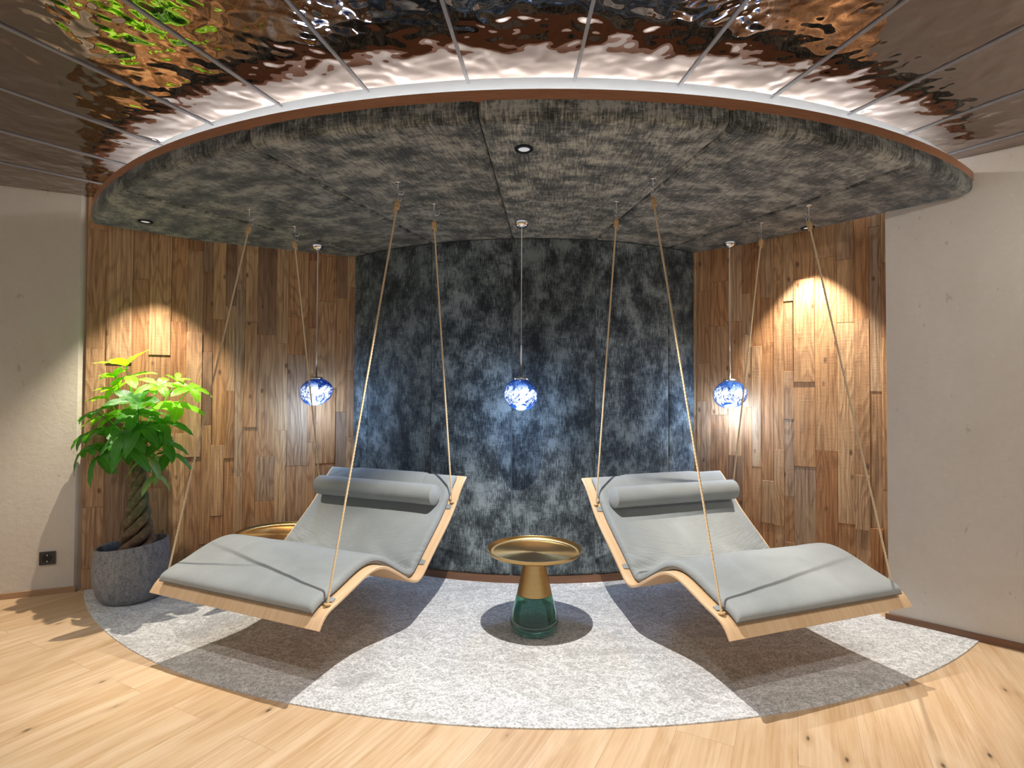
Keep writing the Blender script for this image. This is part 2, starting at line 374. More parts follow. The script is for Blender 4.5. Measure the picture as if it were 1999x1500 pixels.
M_LEAF = mat_leaf('green_leaf', (.045, .19, .025), (.09, .31, .035))
M_LEAF_LIT = mat_leaf('lit_leaf', (.20, .50, .02), (.32, .62, .04))  # light painted in: brighter yellow-green for leaves lit by the spotlight above
M_LEAF3 = mat_leaf('wilted_leaf', (.16, .30, .10), (.25, .40, .16))
def mat_bark():
    m, nt, b = new_mat('money_tree_bark'); co = coord(nt)
    n = nz(nt, co, 28, 5, .7); sp = nt.nodes.new('ShaderNodeSeparateXYZ'); L(nt, co, sp.inputs[0])
    g = ramp(nt, math_(nt, 'ADD', sp.outputs[2], math_(nt, 'MULTIPLY', n, .12)), [(.40, (.11, .055, .030)), (.60, (.07, .085, .030))])
    c = mix(nt, ramp(nt, n, [(.45, (0,) * 3), (.62, (.6,) * 3)]), g, (.26, .16, .09))
    L(nt, c, b.inputs['Base Color']); b.inputs['Roughness'].default_value = .7; bump(nt, n, .6, .006, b); return m
M_BARK = mat_bark()
def mat_pot():
    m, nt, b = new_mat('graphite_ceramic'); co = coord(nt)
    s = nz(nt, mapping(nt, co, (46, 46, 20)), 1.0, 4, .7); f = nz(nt, co, 210, 3, .7)
    c = ramp(nt, math_(nt, 'ADD', math_(nt, 'MULTIPLY', s, .35), math_(nt, 'MULTIPLY', f, .65)), [(.38, (.050, .052, .056)), (.50, (.21, .215, .225)), (.7, (.34, .345, .36))])
    L(nt, c, b.inputs['Base Color']); b.inputs['Roughness'].default_value = .6; bump(nt, f, .6, .003, b); return m
M_POT = mat_pot()
M_POTIN = plain('dark_pot_inside', (.035, .037, .04), .6)
M_SOIL = plain('soil', (.035, .022, .014), .95, var=.5, scale=90)

# ------------------------------------------------------------------ plan of the room
C0 = Vector((0.18, 5.793))                      # centre shared by rug, canopy and padded wall
R_OUT, R_MIR, R_BACK = 3.697, 3.62, 2.10
def pol(th, r, z=0.0):                          # th in degrees, 0 = towards the viewer
    t = radians(th); return Vector((C0.x + sin(t) * r, C0.y - cos(t) * r, z))
WL0, WL1 = Vector((-2.767, 3.540)), Vector((-1.267, 4.228))     # wooden wall, left
WR0, WR1 = Vector((1.370, 4.042)), Vector((2.330, 3.330))       # wooden wall, right
LD = Vector((-.92, -.39)).normalized(); LP = Vector((-2.795, 3.512))   # plaster wall, left
RD = Vector((.745, -.667)).normalized(); RP = Vector((2.150, 3.132))   # plaster wall, right
def hit(th, P, D):                              # distance from C0 along th to line P + tD
    t = radians(th); d = Vector((sin(t), -cos(t))); q = P - C0
    den = d.x * D.y - d.y * D.x
    return (q.x * D.y - q.y * D.x) / den
TH_L, TH_R = -42.8, 34.2
def rmin(th):
    if th < TH_L: return hit(th, WL0, WL1 - WL0) + .006
    if th > 36.45: return hit(th, RP, RD) + .003
    if th > TH_R: return hit(th, WR0, WR1 - WR0) + .006
    return R_BACK + .004

# floor
mb = MB(); mb.box((0, -.2, -.05), (14, 9.2, .1)); mb.obj('floor', M_FLOOR, kind='structure')
# plaster walls (boxes with a return)
def slab_wall(name, P, D, length, thick_dir, thick, z0, z1, mat):
    a, b = P, P + D * length; n = thick_dir * thick
    vs = [(a.x, a.y), (b.x, b.y), (b.x + n.x, b.y + n.y), (a.x + n.x, a.y + n.y)]
    V = [(x, y, z0) for x, y in vs] + [(x, y, z1) for x, y in vs]
    return mesh_obj(name, V, [(0, 1, 2, 3), (7, 6, 5, 4), (0, 4, 5, 1), (1, 5, 6, 2), (2, 6, 7, 3), (3, 7, 4, 0)], mat, kind='structure')
nL = Vector((.30, .954)); nR = Vector((.86, .51))
slab_wall('wall_left', LP, LD, 3.6, nL, .16, 0, Z_H, M_CONC_L)
slab_wall('wall_right', RP, RD, 3.4, nR, .16, 0, Z_H, M_CONC_R)
# skirting
def skirt(name, P, D, length, n, h, t, mat, back=.0):
    a = P - D * back; b = P + D * length; q = n * t
    vs = [(a.x, a.y), (b.x, b.y), (b.x + q.x, b.y + q.y), (a.x + q.x, a.y + q.y)]
    V = [(x, y, 0.0) for x, y in vs] + [(x, y, h) for x, y in vs]
    return mesh_obj(name, V, [(0, 1, 2, 3), (7, 6, 5, 4), (0, 4, 5, 1), (1, 5, 6, 2), (2, 6, 7, 3), (3, 7, 4, 0)], mat, kind='structure')
skirt('baseboard_left', LP, LD, 3.6, Vector((-LD.y, LD.x)), .036, .012, M_BASEB, .012)
skirt('baseboard_right', RP, RD, 3.4, Vector((RD.y, -RD.x)), .036, .014, M_BASEW, .014)
# curved skirting under padded wall
mb = MB(); ths = [TH_L + (TH_R - TH_L) * i / 80 for i in range(81)]
prof = [(R_BACK - .01, 0), (R_BACK + .010, 0), (R_BACK + .010, .05), (R_BACK - .01, .05)]
mb.grid([[pol(t, r, z) for r, z in prof] for t in ths], closed_v=True); mb.obj('baseboard_back', M_BASEW, kind='structure')
# core of the curved wall
mb = MB(); prof = [(R_BACK - .012, 0), (R_BACK - .012, Z_H), (R_BACK - .15, Z_H), (R_BACK - .15, 0)]
mb.grid([[pol(t, r, z) for r, z in prof] for t in ths], closed_v=True)
wall_back = mb.obj('wall_back', plain('seam_fabric', (.11, .12, .12), .9), kind='structure')

# padded fabric panels on the curved wall
SEAMS = [-43.0, -37.4, -21.0, -4.95, 10.75, 26.9, 34.7]
def pillow(x, w=.035, d=.014):                   # groove profile near an edge at distance x (m)
    if x >= w: return 0.0
    return -d * (1 - sqrt(max(0, 1 - (1 - x / w) ** 2)))
for i in range(6):
    a, b = SEAMS[i] + .06, SEAMS[i + 1] - .06
    n = max(10, int((b - a) * 2.2)); wid = radians(b - a) * R_BACK
    us = sorted(set([k / n for k in range(n + 1)] + [.002 / wid, .006 / wid, .014 / wid, .024 / wid, 1 - .002 / wid, 1 - .006 / wid, 1 - .014 / wid, 1 - .024 / wid]))
    zs = [.052, .0525, .056, .064, .08] + [.1 + k * (Z_C - .12) / 12 for k in range(13)] + [Z_C - .004]
    P, UV = [], []
    for u in us:
        th = a + (b - a) * u; e = min(u, 1 - u) * wid; row, ru = [], []
        for z in zs:
            r = R_BACK + pillow(e) + pillow(z - .052, .025)
            row.append(pol(th, r, z)); ru.append((u * wid + i * 1.37, z + i * 2.1))
        P.append([pol(th, R_BACK - .03, zs[0])] + row); UV.append([ru[0]] + ru)
    P = [[pol(a, R_BACK - .03, q.z) for q in P[0]]] + P + [[pol(b, R_BACK - .03, q.z) for q in P[-1]]]
    UV = [UV[0]] + UV + [UV[-1]]
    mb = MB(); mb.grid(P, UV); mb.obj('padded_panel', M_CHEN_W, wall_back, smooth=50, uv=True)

# reclaimed plank walls: every plank has its own depth, tone and length
def plank_wall(name, P0, P1, z1, seed, nrm):
    R = random.Random(seed); D = (P1 - P0); Lw = D.length; D /= Lw
    mb = MB(); x = 0.0
    while x < Lw - 1e-4:
        w = min(R.choice([.062, .08, .095, .11, .125, .14]), Lw - x)
        if Lw - x - w < .04: w = Lw - x
        z = -R.uniform(0, .7)
        while z < z1:
            ln = R.choice([.32, .45, .6, .75, .9, 1.2]) * R.uniform(.85, 1.15)
            za, zb = max(z, .0), min(z + ln, z1)
            if zb - za > .02:
                dep = R.choice([.008, .010, .012, .013, .014, .020 if R.random() < .3 else .011])
                r = R.random(); u0, v0 = R.uniform(0, 9), R.uniform(0, 9)
                e = .0004; bv = .0010
                A = P0 + D * (x + e); B = P0 + D * (x + w - e)
                n = nrm
                def V(p, d, zz): return (p.x + n.x * d, p.y + n.y * d, zz)
                A2, B2 = P0 + D * (x + e + bv), P0 + D * (x + w - e - bv)
                vs = [V(A, -.02, za + e), V(B, -.02, za + e), V(B, -.02, zb - e), V(A, -.02, zb - e),
                      V(A, dep - bv, za + e), V(B, dep - bv, za + e), V(B, dep - bv, zb - e), V(A, dep - bv, zb - e),
                      V(A2, dep, za + e + bv), V(B2, dep, za + e + bv), V(B2, dep, zb - e - bv), V(A2, dep, zb - e - bv)]
                uv = [(u0, v0), (u0 + w, v0), (u0 + w, v0 + zb - za), (u0, v0 + zb - za)] * 3
                fs = [(0, 1, 5, 4), (1, 2, 6, 5), (2, 3, 7, 6), (3, 0, 4, 7), (4, 5, 9, 8), (5, 6, 10, 9), (6, 7, 11, 10), (7, 4, 8, 11), (8, 9, 10, 11)]
                mb.add(vs, fs, uv, r)
            z += ln
        x += w
    A, B = P0, P1
    q = nrm * -.02; q2 = nrm * -.10
    base = [(A.x + q.x, A.y + q.y), (B.x + q.x, B.y + q.y), (B.x + q2.x, B.y + q2.y), (A.x + q2.x, A.y + q2.y)]
    V8 = [(x_, y_, 0.0) for x_, y_ in base] + [(x_, y_, z1) for x_, y_ in base]
    mb.add(V8, [(0, 1, 2, 3), (7, 6, 5, 4), (0, 4, 5, 1), (1, 5, 6, 2), (2, 6, 7, 3), (3, 7, 4, 0)], None, .3)
    return mb.obj(name, M_PLANK, uv=True, attr=True, kind='structure')
dL = (WL1 - WL0).normalized(); dR = (WR1 - WR0).normalized()
plank_wall('wall_back_left', WL0, WL1 + (WL1 - WL0).normalized() * .09, Z_H, 11, Vector((dL.y, -dL.x)))
plank_wall('wall_back_right', WR0 - (WR1 - WR0).normalized() * .09, WR1, Z_H, 23, Vector((dR.y, -dR.x)))

# ceiling: rippled mirror panels round the canopy, white ring inside
mb = MB()
P = []
for k in range(121):
    th = -80 + 160 * k / 120
    P.append([pol(th, r, Z_H) for r in (R_MIR, 4.2, 5.0, 6.0, 7.2, 8.5, 9.6)])
mb.grid(P); nv = len(mb.v)
P2 = [[Vector((q.x, q.y, Z_H + .03)) for q in r] for r in P]
mb.grid([r[::-1] for r in P2])
ceiling = mb.obj('ceiling', M_MIRROR, kind='structure')
mb = MB(); P = []
for k in range(91):
    th = -62 + 112 * k / 90; P.append([pol(th, r, Z_H + (.001 if r < 3.6 else .001)) for r in (1.9, 2.6, 3.3, R_MIR + .004)])
mb.grid(P); mb.obj('white_ceiling_ring', M_RING, ceiling)
for k in range(-9, 9):
    th = 1.1 + 6.93 * k
    a = R_MIR - .022; b = 8.9 if abs(th) < 45 else 7.0
    t = radians(th); d = Vector((sin(t), -cos(t))); n = Vector((-d.y, d.x)) * .0062
    p, q = C0 + d * a, C0 + d * b
    vs = []
    for zz in (Z_H + .0, Z_H - .006):
        vs += [(p.x + n.x, p.y + n.y, zz), (p.x - n.x, p.y - n.y, zz), (q.x - n.x, q.y - n.y, zz), (q.x + n.x, q.y + n.y, zz)]
    mesh_obj('joint_strip', vs, [(0, 1, 2, 3), (7, 6, 5, 4), (0, 4, 5, 1), (1, 5, 6, 2), (2, 6, 7, 3), (3, 7, 4, 0)], M_BAR, ceiling)

# rug
mb = MB(); top, bot = [], []
outer = [pol(-50.6 + (37.9 + 50.6) * k / 140, R_OUT) for k in range(141)]
inner = [Vector((RP.x, RP.y)) + RD * .004 - Vector((.012, .014)), Vector((2.14, 3.28))]
inner += [WR1 + (WR0 - WR1) * f + Vector((-dR.y, dR.x)) * -.028 for f in (.2, .6, 1.0)]
inner += [pol(t, R_BACK + .013) for t in range(34, -43, -2)]
inner += [WL1 + (WL0 - WL1) * f + Vector((dL.y, -dL.x)) * .028 for f in (.02, .4, .8, .985)]
ring = [(p.x, p.y) for p in outer] + [(p[0], p[1]) for p in inner]
bm = bmesh.new(); vt = [bm.verts.new((x, y, .006)) for x, y in ring]; f = bm.faces.new(vt)
if f.normal.z < 0: bmesh.ops.reverse_faces(bm, faces=[f])
r_ = bmesh.ops.extrude_face_region(bm, geom=[f]); 
for e in r_['geom']:
    if isinstance(e, bmesh.types.BMVert): e.co.z = .0005
bmesh.ops.recalc_face_normals(bm, faces=bm.faces); bmesh.ops.triangulate(bm, faces=[f_ for f_ in bm.faces if len(f_.verts) > 4])
me = bpy.data.meshes.new('rug'); bm.to_mesh(me); bm.free(); me.materials.append(M_RUG)
rug = bpy.data.objects.new('rug', me); COL.objects.link(rug)
tag(rug, 'light grey marbled felt rug with a curved front edge under both hanging loungers', 'rug')

# ------------------------------------------------------------------ canopy
canopy = empty('ceiling_canopy', (C0.x, C0.y - 3, 0), label='big curved canopy of charcoal chenille panels with a brown wooden rim over the alcove', cat='canopy')
def local(v): return Vector(v) - Vector(canopy.location)
C_SE = [-50.35, -37.4, -21.0, -4.95, 10.75, 26.9, 37.35]
for i in range(6):
    a, b = C_SE[i] + .03, C_SE[i + 1] - .03; wid = radians(b - a) * R_OUT
    n = max(14, int((b - a) * 2)); us = sorted(set([k / n for k in range(n + 1)] + [x / wid for x in (.003, .009, .02, .035)] + [1 - x / wid for x in (.003, .009, .02, .035)]))
    P, UV = [], []
    for u in us:
        th = a + (b - a) * u; r0 = rmin(th); e = min(u, 1 - u) * wid
        g = -pillow(e, .034, .026); row = []; ru = []
        rr = 0.032; R1 = R_OUT + .004 - g * .5
        rads = [r0, r0 + .012, r0 + .04]
        rads = [min(x, R1 - rr) for x in rads] + [r0 + (R1 - rr - r0) * k / 14 if r0 + .05 < R1 - rr else R1 - rr for k in range(1, 15)]
        rads = sorted(rads)
        pts = [(x, Z_C + g) for x in rads]
        for k in range(1, 9):
            t = k / 8 * pi / 2; pts.append((R1 - rr + rr * sin(t), Z_C + g + rr - rr * cos(t)))
        pts += [(R1, 2.405), (R1 - .003, 2.418), (R1 - .02, 2.424)]
        L_ = 0.0; prev = pts[0]
        for p in pts:
            L_ += hypot(p[0] - prev[0], p[1] - prev[1]); prev = p
            row.append(local(pol(th, p[0], p[1]))); ru.append((radians(th - a) * (1.4 + p[0] * .5) + i * 1.7, r0 + L_ + i * .9))
        P.append(row); UV.append(ru)
    mb = MB(); mb.grid(P, UV); mb.obj('padded_panel', M_CHEN, canopy, smooth=55, uv=True)
mb = MB(); thr = [-50.1 + (37.55 + 50.1) * k / 120 for k in range(121)]
prof = [(R_OUT - .03, 2.415), (R_OUT, 2.415), (R_OUT, Z_CT + .002), (R_OUT - .03, Z_CT + .002)]
mb.grid([[local(pol(t, r, z)) for r, z in prof] for t in thr], closed_v=True); mb.obj('wooden_rim', M_TRIM, canopy, smooth=30)
mb = MB(); mb.grid([[local(pol(t, min(r, max(rmin(t), r)), 2.448)) for r in (max(rmin(t), 2.1), max(rmin(t) + .001, 2.8), max(rmin(t) + .002, 3.3), max(rmin(t) + .003, 3.66))] for t in thr if rmin(t) < 3.64])
mb.obj('top_board', M_WHITE, canopy, label='white top board')
# LED strip lying on the top board
led = MB(); led.grid([[pol(t, r, z) for r, z in ((3.36, 2.541), (3.36, 2.549), (3.375, 2.549), (3.375, 2.541))] for t in [-47 + 82 * k / 100 for k in range(101)]], closed_v=True)
led.obj('light_strip', M_LED, label='white light strip in the gap between canopy and ceiling', cat='light')

# downlights
def downlight(x, y, label):
    t = empty('recessed_spotlight', (x, y, Z_C), label=label, cat='spotlight', group='spotlights in the canopy')
    mb = MB(); mb.lathe([(.040, -.0005), (.040, -.006), (.036, -.008), (.027, -.0075), (.025, -.002), (.025, .0)], n=40); mb.obj('trim_ring', M_BLACKM, t, smooth=40, label='black trim ring')
    mb = MB(); mb.lathe([(.0247, -.003), (.018, -.0012), (.0005, -.0008)], n=32); mb.obj('lens', M_LENS, t, smooth=True)
downlight(*DOWN[0], 'round black recessed spotlight in the middle panel of the canopy')
downlight(*DOWN[1], 'small recessed spotlight in the canopy above the potted tree')
downlight(*DOWN[2], 'small recessed spotlight in the canopy near the right wooden wall')

# ------------------------------------------------------------------ pendants
def pendant(x, y, zc, seed, label):
    t = empty('pendant_lamp', (x, y, 0), label=label, cat='lamp', group='pendant lamps of blue melted glass')
    mb = MB(); mb.lathe([(.002, Z_C - .052)] + [(.046 * sin(k / 10 * pi / 2), Z_C - .004 - .048 * cos(k / 10 * pi / 2)) for k in range(1, 11)] + [(.046, Z_C - .001), (.001, Z_C - .001)], n=32)
    mb.obj('ceiling_cup', M_CHROME, t, smooth=40)
    mb = MB(); mb.tube([(0, 0, Z_C - .05), (0, 0, zc + .29)], .0028, 8); mb.obj('cord', M_WHITEC, t, smooth=True)
    mb = MB(); mb.tube([(0, 0, zc + .30), (0, 0, zc + .098)], .0058, 10); mb.obj('stem', M_STEEL, t, smooth=True)
    mb = MB(); mb.lathe([(.0005, zc + .107), (.040, zc + .105), (.045, zc + .098), (.044, zc + .090), (.0005, zc + .090)], n=36); mb.obj('cap', M_STEEL, t, smooth=40)
    R = random.Random(seed); ph = R.uniform(0, 6); mb = MB(); P = []
    for i in range(33):
        v = pi * i / 32; row = []
        for j in range(48):
            u = 2 * pi * j / 48
            d = Vector((sin(v) * cos(u), sin(v) * sin(u), cos(v)))
            r = 1 + .055 * sin(2 * u + ph) * sin(v) + .06 * sin(u + ph * 2) * sin(2 * v) + .035 * mnoise.noise(d * 1.6 + Vector((ph, 0, 0)))
            z = d.z * .096 * r; z = min(z, .094)
            row.append((d.x * .107 * r, d.y * .107 * r, z))
        P.append(row)
    mb.grid(P, closed_v=True); g = mb.obj('glass_globe', M_GLOBE, t, smooth=True); g.location = (0, 0, zc)
M_WHITEC = plain('white_cord', (.72, .70, .70), .5)
PEND = [(-1.392, 3.882, 1.285, 1, 'blue glass pendant lamp hanging before the left wooden wall'),
        (0.055, 3.321, 1.272, 2, 'blue glass pendant lamp hanging in the middle above the brass side table'),
        (1.500, 3.755, 1.280, 3, 'blue glass pendant lamp hanging before the right wooden wall')]
for x, y, z, s, lb in PEND:
    pendant(x, y, z, s, lb)
    point('pendant_bulb', (x, y, z - .15), 9.5, BLUE, .06)

# ------------------------------------------------------------------ hanging loungers
PROF = [(-.522, .297), (-.505, .322), (-.487, .342), (-.460, .357), (-.425, .367), (-.357, .387), (-.278, .415), (-.210, .436), (-.150, .441), (-.090, .428), (-.030, .396),
        (.030, .357), (.075, .328), (.120, .300), (.160, .283), (.198, .276), (.238, .286), (.285, .326), (.330, .365), (.372, .401), (.425, .443), (.475, .484), (.530, .531), (.580, .583), (.622, .638), (.665, .695), (.700, .729), (.730, .752)]
def spline(pts, n):
    out = []
    for i in range(len(pts) - 1):
        p0 = Vector(pts[max(i - 1, 0)]); p1 = Vector(pts[i]); p2 = Vector(pts[i + 1]); p3 = Vector(pts[min(i + 2, len(pts) - 1)])
        for k in range(n):
            t = k / n; out.append(.5 * ((2 * p1) + (-p0 + p2) * t + (2 * p0 - 5 * p1 + 4 * p2 - p3) * t * t + (-p0 + 3 * p1 - 3 * p2 + p3) * t ** 3))
    out.append(Vector(pts[-1])); return out
PS = spline(PROF, 4)
for _ in range(6):
    PS = [PS[0]] + [(PS[i - 1] + PS[i] * 2 + PS[i + 1]) / 4 for i in range(1, len(PS) - 1)] + [PS[-1]]
def frames(ps):
    fr = []
    for i, p in enumerate(ps):
        t = (ps[min(i + 1, len(ps) - 1)] - ps[max(i - 1, 0)]).normalized(); fr.append((p, t, Vector((-t.y, t.x))))
    return fr
FR = frames(PS)
TH_PLY = .015
def at_s(s, off=0.0):
    for i in range(len(FR) - 1):
        if FR[i][0].x <= s <= FR[i + 1][0].x:
            f = (s - FR[i][0].x) / (FR[i + 1][0].x - FR[i][0].x)
            p = FR[i][0].lerp(FR[i + 1][0], f); n = FR[i][2].lerp(FR[i + 1][2], f).normalized(); t = FR[i][1]
            return p + n * off, t, n
    return FR[-1][0] + FR[-1][2] * off, FR[-1][1], FR[-1][2]
HB = .343
def lounger(loc, yaw, side, hw=.52):
    t = empty('hanging_lounger', (loc[0], loc[1], 0), yaw, label='%s rope-hung oak lounger with grey mattress, %s' % (side, 'beside the potted tree' if side == 'left' else 'beside the right plaster wall'), cat='hanging lounger', group='hanging loungers')
    W = hw + .012
    # shell
    mb = MB(); P = []
    for p, tt, n in FR:
        q = p + n * TH_PLY; row = []
        xs = [-W, -W + .004, W - .004, W]
        row = [(-W, q.x - n.x * .003, q.y - n.y * .003), (-W + .003, q.x, q.y), (W - .003, q.x, q.y), (W, q.x - n.x * .003, q.y - n.y * .003),
               (W, p.x + n.x * .003, p.y + n.y * .003), (W - .003, p.x, p.y), (-W + .003, p.x, p.y), (-W, p.x + n.x * .003, p.y + n.y * .003)]
        P.append(row)
    mb.grid(P, closed_v=True); m = len(P[0]); mb.f.append(list(range(m))); mb.a.append(0); nvv = len(mb.v); mb.f.append(list(range(nvv - m, nvv))[::-1]); mb.a.append(0)
    mb.obj('plywood_shell', M_PLY, t, smooth=40, label='curved light oak plywood seat shell')
    # mattress
    idx = [i for i, f in enumerate(FR) if -.494 <= f[0].x <= .712]; MW = hw - .036; T = .046
    P = []; s_tot = []
    acc = 0
    for k, i in enumerate(idx):
        if k: acc += (FR[i][0] - FR[idx[k - 1]][0]).length
        s_tot.append(acc)
    Lm = acc
    def env(e, r): return sqrt(max(0, 1 - (1 - min(e, r) / r) ** 2))
    nx = 56
    def matt(grow, zlo, zhi):
        P = []
        for k, i in enumerate(idx):
            p, tt, n = FR[i]; e = min(s_tot[k], Lm - s_tot[k]); ke = env(e + .002, .020)
            row_t, row_b = [], []
            for j in range(nx + 1):
                f = j / nx; f = .5 - .5 * cos(pi * f) * (1 if True else 1); f = .5 + (f - .5) * 1.0
                x = -MW + 2 * MW * (0.55 * f + .45 * j / nx)
                ex = min(x + MW, MW - x); kx = env(ex + .0015, .022)
                h = T * (.42 + .58 * kx * ke)
                s = p.x
                d1 = math.exp(-((s - .235) / .09) ** 2); fan = abs(x) / MW
                wr = .0065 * d1 * (.3 + fan) * sin(70 * (s - .24) * (1 - .25 * fan) + 6 * mnoise.noise(Vector((x * 3, s * 5, 1))) + 9 * fan)
                wr += .0045 * mnoise.noise(Vector((x * 4, s * 5, 2))) + .002 * mnoise.noise(Vector((x * 11, s * 13, 7)))
                h += wr * kx * ke
                q = p + n * (TH_PLY + .001 + h)
                row_t.append((x, q.x, q.y))
                hb = T * (.42 - .40 * kx * ke) if (kx < .999 or ke < .999) else T * .02
                q = p + n * (TH_PLY + .001 + max(hb, .001)); row_b.append((x, q.x, q.y))
            P.append(row_t + row_b[::-1])
        return P
    P = matt(0, 0, 0); mb = MB(); mb.grid(P, [[(q[0], PS[idx[k]].x) for q in row] for k, row in enumerate(P)], closed_v=True)
    m = len(P[0]); mb.f.append(list(range(m))); mb.a.append(0); nvv = len(mb.v); mb.f.append(list(range(nvv - m, nvv))[::-1]); mb.a.append(0)
    mat = mb.obj('mattress', M_SUEDE_M, t, smooth=60, uv=True)
    # seam cord round the mattress edge
    path = []
    for i in idx: q = FR[i][0] + FR[i][2] * (TH_PLY + .001 + T * .42); path.append((-MW - .001, q.x, q.y))
    q1 = path[-1]; path += [(-MW + 2 * MW * k / 12, q1[1] + .0015, q1[2]) for k in range(1, 12)]
    for i in idx[::-1]: q = FR[i][0] + FR[i][2] * (TH_PLY + .001 + T * .42); path.append((MW + .001, q.x, q.y))
    q1 = path[-1]; path += [(MW - 2 * MW * k / 12, q1[1] - .0015, q1[2]) for k in range(1, 13)]
    mb = MB(); mb.tube(path, .0022, 6, cap=False); mb.obj('piping', M_PIPE, mat, smooth=True)
    # straps through slots
    for s in (-.415, .30, .585):
        for sx in (-1, 1):
            p, tt, n = at_s(s, TH_PLY + .003); mb = MB(); w = .016
            a = p - tt * w; b = p + tt * w; x0, x1 = sx * (MW - .004), sx * (hw - .008)
            u = n * .0022
            vs = [(x0, a.x, a.y), (x0, b.x, b.y), (x1, b.x - tt.x * .004, b.y - tt.y * .004), (x1, a.x + tt.x * .004, a.y + tt.y * .004)]
            vs = vs + [(x, y + u.x, z + u.y) for x, y, z in vs]
            mb.add(vs, [(0, 1, 2, 3), (7, 6, 5, 4), (0, 4, 5, 1), (1, 5, 6, 2), (2, 6, 7, 3), (3, 7, 4, 0)]); mb.obj('strap', M_SUEDE, t)
    # ropes
    for sx in (-1, 1):
        for s, yh in ((-.452, 0.0), (.600, HB)):
            p, tt, n = at_s(s, TH_PLY); xh = sx * (hw - .012)
            top = Vector((sx * hw, yh, Z_C - .098)); bot = Vector((xh, p.x, p.y + .004))
            nseg = 420; pts = [top.lerp(bot, k / nseg) for k in range(nseg + 1)]
            mb = MB(); mb.tube(pts, .0045, 9, lobes=3, twist=130.0); rp = mb.obj('rope', M_ROPE, t, smooth=True)
            # knot under the hook
            mb = MB(); dn = (bot - top).normalized(); a = dn.cross(Vector((0, 0, 1))).normalized(); b = dn.cross(a)
            pts = []
            for k in range(91):
                ph = k / 90 * 5 * 2 * pi; c = top + dn * (.004 + .034 * k / 90)
                pts.append(c + a * cos(ph) * .0095 + b * sin(ph) * .0095)
            mb.tube(pts, .0043, 6)
            mb.tube([top + dn * .036 + a * .008, top + dn * .048 + a * .013, top + dn * .056 + a * .014], [.0045, .005, .0035], 6)
            # loop through the hook
            lp = [top + dn * .012 + a * cos(k / 12 * 2 * pi) * .006 + Vector((0, 0, .012 + .012 * sin(k / 12 * 2 * pi))) for k in range(13)]
            mb.tube(lp, .0035, 6, cap=False)
            mb.obj('knot', M_KNOT, rp, smooth=True)
            mb = MB(); pts = [Vector((xh + .010 * cos(k / 40 * 4 * pi), p.x + .003, p.y + .005 + .006 * k / 40)) + Vector((0, .010 * sin(k / 40 * 4 * pi), 0)) for k in range(41)]
            mb.tube(pts, .0042, 6); mb.tube([bot + Vector((0, 0, .006)), bot + Vector((0, 0, -.001))], .008, 8); mb.obj('end_knot', M_KNOT, rp, smooth=True)
    # neck roll with its counterweight flap (a thing of its own)
    rl = empty('neck_roll', (loc[0], loc[1], 0), yaw, label='grey cylindrical neck roll with a flap over the top of the %s lounger' % side, cat='cushion', group='neck rolls on the loungers')
    pc, tt, n = at_s(.598, TH_PLY + T + .056); rr = .063; hwid = hw - .062
    mb = MB(); P = []
    for k in range(49):
        x = -hwid + 2 * hwid * k / 48; e = min(x + hwid, hwid - x); r = rr * (.30 + .70 * env(e + .0005, .022)) if e < .022 else rr
        row = []
        for j in range(28):
            ph = 2 * pi * j / 28; q = r * (1 + .02 * mnoise.noise(Vector((x * 6, cos(ph), sin(ph)))))
            row.append((x, pc.x + q * cos(ph), pc.y + q * sin(ph) * .96))
        P.append(row)
    mb.grid(P, closed_v=True); mb.f.append(list(range(28))); mb.a.append(0); nvv = len(mb.v); mb.f.append(list(range(nvv - 28, nvv))[::-1]); mb.a.append(0)
    mb.obj('roll', M_SUEDE, rl, smooth=50)
    mb = MB(); P = []
    fl = hwid * .62
    spts = [at_s(s, TH_PLY + T + o)[0] for s, o in ((.63, .0035), (.65, .003), (.67, .003), (.69, .001), (.705, -.006))]
    e_ = spts[-1]; spts += [e_ + Vector((.016, -.002)), e_ + Vector((.030, -.020)), e_ + Vector((.042, -.06)), e_ + Vector((.042, -.12))]
    fr = frames(spts)
    for p, t2, n2 in fr:
        P.append([(x, p.x + n2.x * o, p.y + n2.y * o) for x, o in [(-fl + 2 * fl * k / 12, .006 if 0 < k < 12 else .001) for k in range(13)]] + [(x, p.x, p.y) for x in (fl, 0, -fl)])
    mb.grid(P, closed_v=True); mb.obj('flap', M_SUEDE, rl, smooth=50)
    return t
YL, YR = atan2(-.402, .916), atan2(.348, .938)
LOC_L, LOC_R = (-1.0545, 2.9405), (1.172, 2.8495)
lounger(LOC_L, YL, 'left', .518); lounger(LOC_R, YR, 'right', .513)
